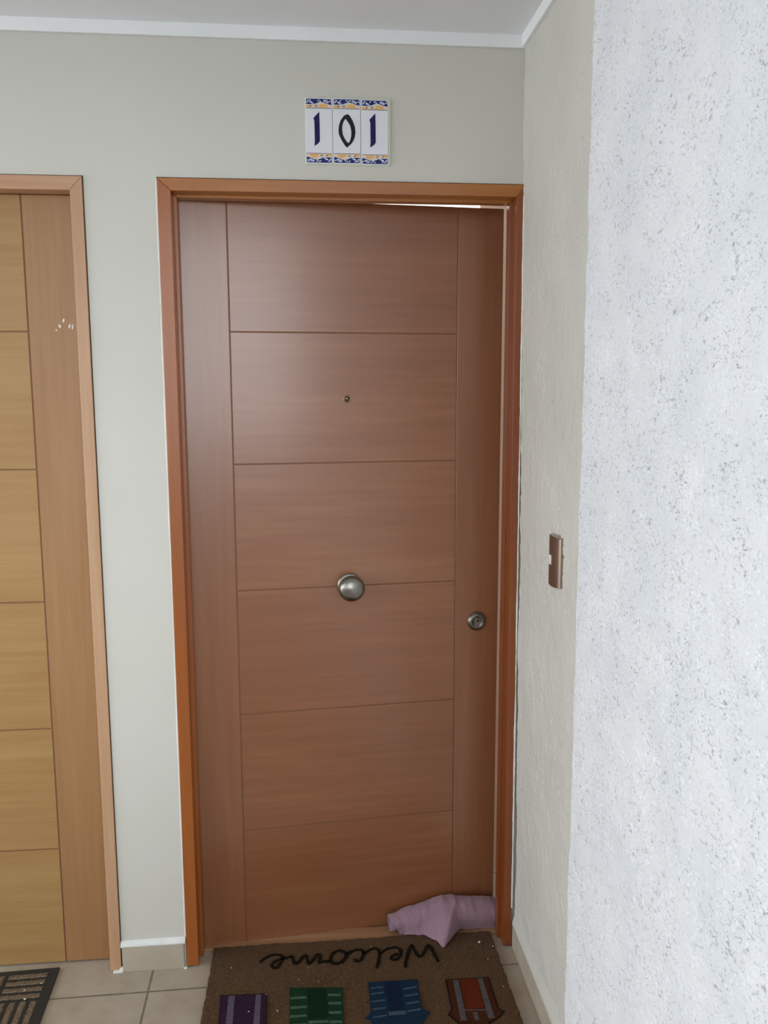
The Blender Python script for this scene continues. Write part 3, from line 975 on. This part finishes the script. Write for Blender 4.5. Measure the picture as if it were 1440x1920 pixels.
strokes = [
 [(0.2021, -0.0247), (0.2127, -0.0102), (0.2258, 0.0007), (0.2393, 0.0046), (0.2575, 0.0028), (0.265, -0.0049), (0.2638, -0.0187), (0.2585, -0.0319), (0.2526, -0.0449), (0.2512, -0.0522), (0.2389, -0.0503), (0.2341, -0.0398), (0.2403, -0.0267), (0.2514, -0.0192), (0.2625, -0.0151), (0.2783, -0.0115), (0.2896, -0.0056)],
 [(0.2896, -0.0056), (0.2944, -0.0252), (0.2979, -0.0399), (0.3057, -0.04), (0.3147, -0.022), (0.3238, -0.0054)],
 [(0.3249, -0.0055), (0.3306, -0.0096), (0.3339, -0.029), (0.3354, -0.0429), (0.344, -0.0386), (0.3532, -0.0205), (0.358, -0.007)],
 [(0.3592, -0.0054), (0.3695, -0.0053), (0.3686, -0.0255), (0.362, -0.0421), (0.3779, -0.0375), (0.397, -0.0393)],
 [(0.397, -0.0393), (0.399, -0.0145), (0.4134, 0.0035), (0.4295, 0.0037), (0.4428, -0.0083), (0.4421, -0.0223), (0.4296, -0.0453), (0.4113, -0.052), (0.397, -0.0393)],
 [(0.4426, -0.0118), (0.4569, -0.0026), (0.4706, 0.0030), (0.4868, 0.0024), (0.4918, -0.0095), (0.4869, -0.0302), (0.4802, -0.0451), (0.4677, -0.0456), (0.4649, -0.0349)],
 [(0.4891, -0.0146), (0.4975, -0.0101), (0.5122, 0.0009), (0.5288, 0.0047), (0.5368, -0.0104), (0.5349, -0.0314), (0.5291, -0.0584), (0.5229, -0.0782)],
 [(0.537, -0.021), (0.5535, -0.0049), (0.5682, 0.0026), (0.5869, 0.0026), (0.5972, -0.0092), (0.596, -0.0303), (0.5834, -0.05), (0.5674, -0.0502), (0.5664, -0.0379), (0.5791, -0.0269), (0.5884, -0.0261)],
 [(0.6011, -0.0841), (0.6048, -0.0624), (0.6127, -0.0355), (0.6271, 0.0059), (0.6319, 0.0072), (0.6366, -0.0202), (0.6456, -0.0474), (0.6564, -0.0363), (0.6729, -0.0022), (0.6811, 0.0061), (0.6852, -0.0142), (0.6901, -0.0431), (0.6954, -0.0679)]]
bm = bmesh.new()
for s in strokes: ribbon(bm, rel(s), 0.0092, ZB, ZT, rnd=rnd)
obj('lettering', bm, M['ink'], mat, label='black cursive Welcome, upside down')
def patch(name, shapes, mats, label):
    bm = bmesh.new()
    for k_, (pts, mi) in enumerate(shapes):
        prism(bm, rel(pts), ZB, ZT - 0.0002 + 0.00025 * min(mi, 3) + 0.00003 * k_, 'xy', mi)
    o = obj(name, bm, mats, mat, label=label)
    return o
YE = -0.36
patch('dyed_patch', [([(0.1053, -0.1462), (0.2269, -0.1508), (0.2325, YE), (0.1150, YE)], 0), ([(0.107, -0.149), (0.2255, -0.1525), (0.230, YE), (0.117, YE)], 1),
                     ([(0.1273, -0.1515), (0.1431, -0.1509), (0.1475, YE), (0.1285, YE)], 2), ([(0.1981, -0.1542), (0.2111, -0.1534), (0.2145, YE), (0.1958, YE)], 2)],
      [M['ink'], M['purple'], M['lilac']], 'purple patch with two lilac stripes')
gs = [([(0.2848, -0.1352), (0.4253, -0.1475), (0.4228, YE), (0.2895, YE)], 0), ([(0.3319, -0.1398), (0.3818, -0.1440), (0.384, -0.255), (0.334, -0.255)], 1)]
for y in (-0.1754, -0.21, -0.2416, -0.272, -0.30): gs.append(([(0.2875, y + 0.004), (0.329, y + 0.003), (0.332, y - 0.004), (0.2885, y - 0.005)], 2))
for y in (-0.1727, -0.2035, -0.2371, -0.2697): gs.append(([(0.3869, y + 0.004), (0.420, y + 0.001), (0.419, y - 0.007), (0.386, y - 0.004)], 2))
gs.append(([(0.334, -0.262), (0.384, -0.264), (0.384, -0.272), (0.334, -0.270)], 2))
patch('dyed_patch', gs, [M['green'], M['dgreen'], M['mint']], 'green patch with pale green side bars')
bs = [([(0.4945, -0.134), (0.6273, -0.1353), (0.6258, -0.2167), (0.6274, -0.2491), (0.6443, -0.2592), (0.6285, -0.2847), (0.6176, -0.298), (0.616, YE), (0.495, YE), (0.4935, -0.2859), (0.4914, -0.2755), (0.4771, -0.2658), (0.4936, -0.2466), (0.4939, -0.2038)], 0),
      ([(0.538, -0.1362), (0.5800, -0.1362), (0.5800, -0.245), (0.538, -0.245)], 1)]
for y in (-0.1600, -0.1811, -0.2097, -0.2377, -0.2652): bs.append(([(0.498, y + 0.003), (0.533, y + 0.006), (0.533, y + 0.001), (0.498, y - 0.002)], 2))
for y in (-0.1684, -0.1951, -0.2235, -0.251): bs.append(([(0.586, y + 0.001), (0.622, y + 0.006), (0.622, y), (0.586, y - 0.004)], 2))
bs.append(([(0.538, -0.250), (0.582, -0.250), (0.582, -0.262), (0.538, -0.262)], 2))
bs.append(([(0.505, -0.300), (0.605, -0.300), (0.605, -0.306), (0.505, -0.306)], 2))
patch('dyed_patch', bs, [M['blue'], M['dblue'], M['pblue']], 'blue patch with pale blue side bars')
os_ = [([(0.7019, -0.1426), (0.8214, -0.1449), (0.8212, -0.2659), (0.8349, -0.2736), (0.8215, -0.2912), (0.8, -0.3055), (0.7859, -0.3144), (0.7859, YE), (0.7092, YE), (0.7092, -0.3069), (0.6998, -0.2917), (0.6877, -0.2739), (0.7003, -0.2541)], 0),
       ([(0.7055, -0.1456), (0.8180, -0.1479), (0.8180, -0.2679), (0.8299, -0.2740), (0.8185, -0.2892), (0.8, -0.3015), (0.7829, -0.3114), (0.7829, YE), (0.7122, YE), (0.7112, -0.3039), (0.7018, -0.2877), (0.6927, -0.2749), (0.7033, -0.2541)], 1),
       ([(0.7222, -0.147), (0.7364, -0.1483), (0.7318, -0.2989), (0.7169, -0.2975)], 2), ([(0.7902, -0.1466), (0.8029, -0.1478), (0.8033, -0.2977), (0.7869, -0.2961)], 2),
       ([(0.7416, -0.1465), (0.7880, -0.1489), (0.782, -0.2601), (0.7392, -0.2590)], 3), ([(0.733, -0.2597), (0.7873, -0.2650), (0.7873, -0.2690), (0.733, -0.2640)], 2),
       ([(0.752, -0.272), (0.764, -0.272), (0.763, -0.300), (0.753, -0.300)], 2)]
patch('dyed_patch', os_, [M['ink'], M['dbrown'], M['greyd'], M['rust']], 'brown patch with rust centre and grey stripes')

# ------------------------------------------------------------------ left mat, partly in frame
LMO = (-0.349, 0.020)
lm = empty('doormat', (LMO[0], LMO[1], 0), math.radians(2.2), label='black rubber doormat with coir strips in a basket-weave pattern, at the left door', cat='doormat')
bm = bmesh.new(); box(bm, -0.70, 0.0, -0.42, 0.0, 0.0003, 0.0075, 0)
obj('rubber_base', bm, M['rubber'], lm, bevel=0.002)
def coir_strip(x0, x1, y0, y1, seed):
    rd = random.Random(seed)
    bm = bmesh.new()
    horiz = (x1 - x0) > (y1 - y0)
    n = 22; R_ = []
    for i in range(n + 1):
        t = i / n
        j = [rd.uniform(-0.0012, 0.0012) for _ in range(2)]
        hh = 0.0095 + rd.uniform(-0.0006, 0.0008)
        if horiz:
            x = x0 + (x1 - x0) * t
            R_.append([(x, y0 + j[0], 0.007), (x, y0 + 0.003 + j[0], hh), (x, y1 - 0.003 + j[1], hh), (x, y1 + j[1], 0.007)])
        else:
            y = y0 + (y1 - y0) * t
            R_.append([(x0 + j[0], y, 0.007), (x0 + 0.003 + j[0], y, hh), (x1 - 0.003 + j[1], y, hh), (x1 + j[1], y, 0.007)])
    V = [[bm.verts.new(p) for p in r] for r in R_]
    for a, b in zip(V, V[1:]):
        for q in range(3): bm.faces.new((a[q], a[q + 1], b[q + 1], b[q]))
    for a in (V[0], V[-1]): bm.faces.new(a)
    return bm
sd = 50
blk, gap = 0.100, 0.0115
for bi in range(6):
    for bj in range(3):
        bx1 = -0.0265 - bi * (blk + gap); by1 = -0.0205 - bj * (blk + gap)
        if bx1 - blk < -0.69: continue
        for s in range(4):
            sd += 1
            a = s * (0.0172 + 0.0095)
            if (bi + bj) % 2 == 0:
                b_ = coir_strip(bx1 - blk, bx1, by1 - a - 0.0172, by1 - a, sd)
            else:
                b_ = coir_strip(bx1 - a - 0.0172, bx1 - a, by1 - blk, by1, sd)
            obj('coir_strip', b_, M['coir_grey'], lm)

# ------------------------------------------------------------------ towel rolled against the door
def towel():
    ns, nt = 170, 110
    X0, X1 = 0.571, 0.894
    P = np.zeros((ns, nt, 3))
    Rk = [(0, .0235), (.12, .0285), (.3, .036), (.5, .0445), (.7, .043), (.9, .041), (1, .038)]
    Yk = [(0, .0800), (.12, .086), (.3, .092), (.5, .096), (.8, .104), (1, .107)]
    Lk = [(0, .004), (.1, .004), (.2, .010), (.35, .022), (.5, .046), (.59, .078), (.612, .076), (.622, .018), (.64, .0), (1, .0)]
    def itp(K, s): return np.interp(s, [a for a, b in K], [b for a, b in K])
    for i in range(ns):
        s = i / (ns - 1)
        R = itp(Rk, s); yc = itp(Yk, s); L = itp(Lk, s)
        zf = 0.0165 if yc - R < 0.055 else 0.004
        zf = np.interp(s, (0, .6, 1), (0.0165, 0.0150, 0.0060))
        zc = zf + R * 0.98
        G = np.array([yc - R * 0.75 - L, zf - 0.001 + 0.0015 * math.sin(s * 40)])
        d = np.array([yc, zc]) - G
        D = math.hypot(*d)
        base = math.atan2(G[1] - zc, G[0] - yc)
        if D < R * 1.001: tang = base
        else: tang = base - math.acos(R / D)       # tangent point on the upper front
        # angles: front is pi, top is pi/2; go from tangent over the top, down the back, underneath and inside
        if tang < 0: tang += 2 * math.pi
        tl = math.sqrt(max(0, D * D - R * R))
        nf = 22
        tp = np.array([yc + R * math.cos(tang), zc + R * math.sin(tang)])
        for j in range(nf):
            t = j / nf
            p = G * (1 - t) + tp * t
            p[1] += 0.005 * math.sin(math.pi * t) * (L / 0.07) - 0.004 * math.sin(2 * math.pi * t) * (L / 0.07)
            xs = -0.046 * (L / 0.078) * (1 - t) + 0.034 * math.exp(-s / 0.13) * (1 - 0.35 * t)
            P[i, j] = (X0 + (X1 - X0) * s + xs, p[0], p[1])
        for j in range(nf, nt):
            t = (j - nf) / (nt - 1 - nf)
            a = tang - t * (2 * math.pi * 1.75)
            rr = R * (1 - 0.52 * t)
            # flattened where it rests
            y = yc + rr * math.cos(a); z = zc - (R - rr) * 0.35 + rr * math.sin(a)
            tt = (a - tang) / (-2 * math.pi)
            xs = 0.034 * math.exp(-s / 0.13) * 0.65 * max(0.0, 1 - tt / 0.22)
            P[i, j] = (X0 + (X1 - X0) * s + xs, y, max(z, zf - 0.002 + 0.004 * t))
        # ragged ends: inner layers stick out at the left a little
    n1 = vnoise(ns, nt, 14, 16, 41)[..., None]; n2 = vnoise(ns, nt, 5, 6, 42)
    P[..., 0] += 0.004 * vnoise(ns, nt, 20, 12, 43) * np.linspace(0, 1, nt)[None, :]
    # the free edge swings: tip leans right
    fl = np.clip(1 - np.arange(nt) / 22.0, 0, 1)[None, :]
    sarr = np.linspace(0, 1, ns)[:, None]
    P[..., 1] += 0.0022 * n1[..., 0] + 0.0010 * n2
    P[..., 2] += 0.0022 * vnoise(ns, nt, 13, 12, 44) + 0.0011 * vnoise(ns, nt, 4, 4, 45)
    P[..., 2] = np.maximum(P[..., 2], np.where(P[..., 1] < 0.056, 0.0155, 0.0040))
    # keep clear of the leaf
    lim = 0.069 + (P[..., 0] - 0.046) * math.tan(ANG) - 0.005
    P[..., 1] = np.minimum(P[..., 1], lim)
    return grid_mesh('towel', P)
tw = obj('towel', towel(), M['towel'], label='rolled mauve towel wedged against the bottom of the ajar door', cat='towel')
m = tw.modifiers.new('thickness', 'SOLIDIFY'); m.thickness = 0.0032; m.offset = 0
m = tw.modifiers.new('subsurf', 'SUBSURF'); m.levels = 1; m.render_levels = 1

# ------------------------------------------------------------------ crumbs
def crumb_mesh(seed):
    bm = bmesh.new()
    bmesh.ops.create_icosphere(bm, subdivisions=2, radius=1.0)
    rd = random.Random(seed)
    for v in bm.verts:
        v.co *= rd.uniform(0.75, 1.15)
        v.co.z *= 0.7
    me = bpy.data.meshes.new('crumb'); bm.to_mesh(me); bm.free(); me.materials.append(M['crumb'])
    return me
cms = [crumb_mesh(i) for i in range(3)]
rnd = random.Random(12)
for (x, y, z, r) in [(0.8606, -0.019, 0.0145, 0.0022), (0.8260, 0.002, 0.0150, 0.0036), (0.8345, -0.073, 0.0145, 0.0014), (0.8520, -0.185, 0.0145, 0.0016),
                     (0.1250, -0.040, 0.0145, 0.0016), (0.2250, -0.155, 0.0150, 0.0014), (0.1830, -0.215, 0.0160, 0.0018), (0.2560, -0.218, 0.0150, 0.0020),
                     (0.3620, -0.118, 0.0150, 0.0012), (0.3100, -0.105, 0.0150, 0.0013), (0.5150, 0.012, 0.0150, 0.0012), (0.3350, -0.060, 0.0150, 0.0012)]:
    o = bpy.data.objects.new('crumb', cms[rnd.randrange(3)])
    C.objects.link(o)
    o.location = (x, y, z); o.scale = (r, r, r); o.rotation_euler = (0, 0, rnd.random() * 6)
    prop(o, 'tiny pale crumb lying on the brown coir doormat', 'crumb', 'crumbs on the coir doormat')
for (x, y, r) in [(-0.4150, -0.0720, 0.0024), (-0.4040, -0.1060, 0.0030), (-0.3790, -0.0480, 0.0018)]:
    o = bpy.data.objects.new('crumb', cms[rnd.randrange(3)])
    C.objects.link(o)
    o.location = (x, y, 0.0112); o.scale = (r, r, r)
    prop(o, 'small pale crumb lying on the black rubber doormat', 'crumb', 'crumbs on the rubber doormat')

# small lump of plaster left in the joint at the foot of the leaf groove
# ------------------------------------------------------------------ unseen fill light added to brighten the room behind the door
ld = bpy.data.lights.new('room_fill_light', 'AREA'); ld.shape = 'DISK'; ld.size = 0.35; ld.energy = 85; ld.color = (1.0, 0.96, 0.92)
lo = bpy.data.objects.new('room_fill_light', ld); C.objects.link(lo); lo.location = (1.7, 1.7, 1.2); lo.rotation_euler = (math.pi, 0, 0)
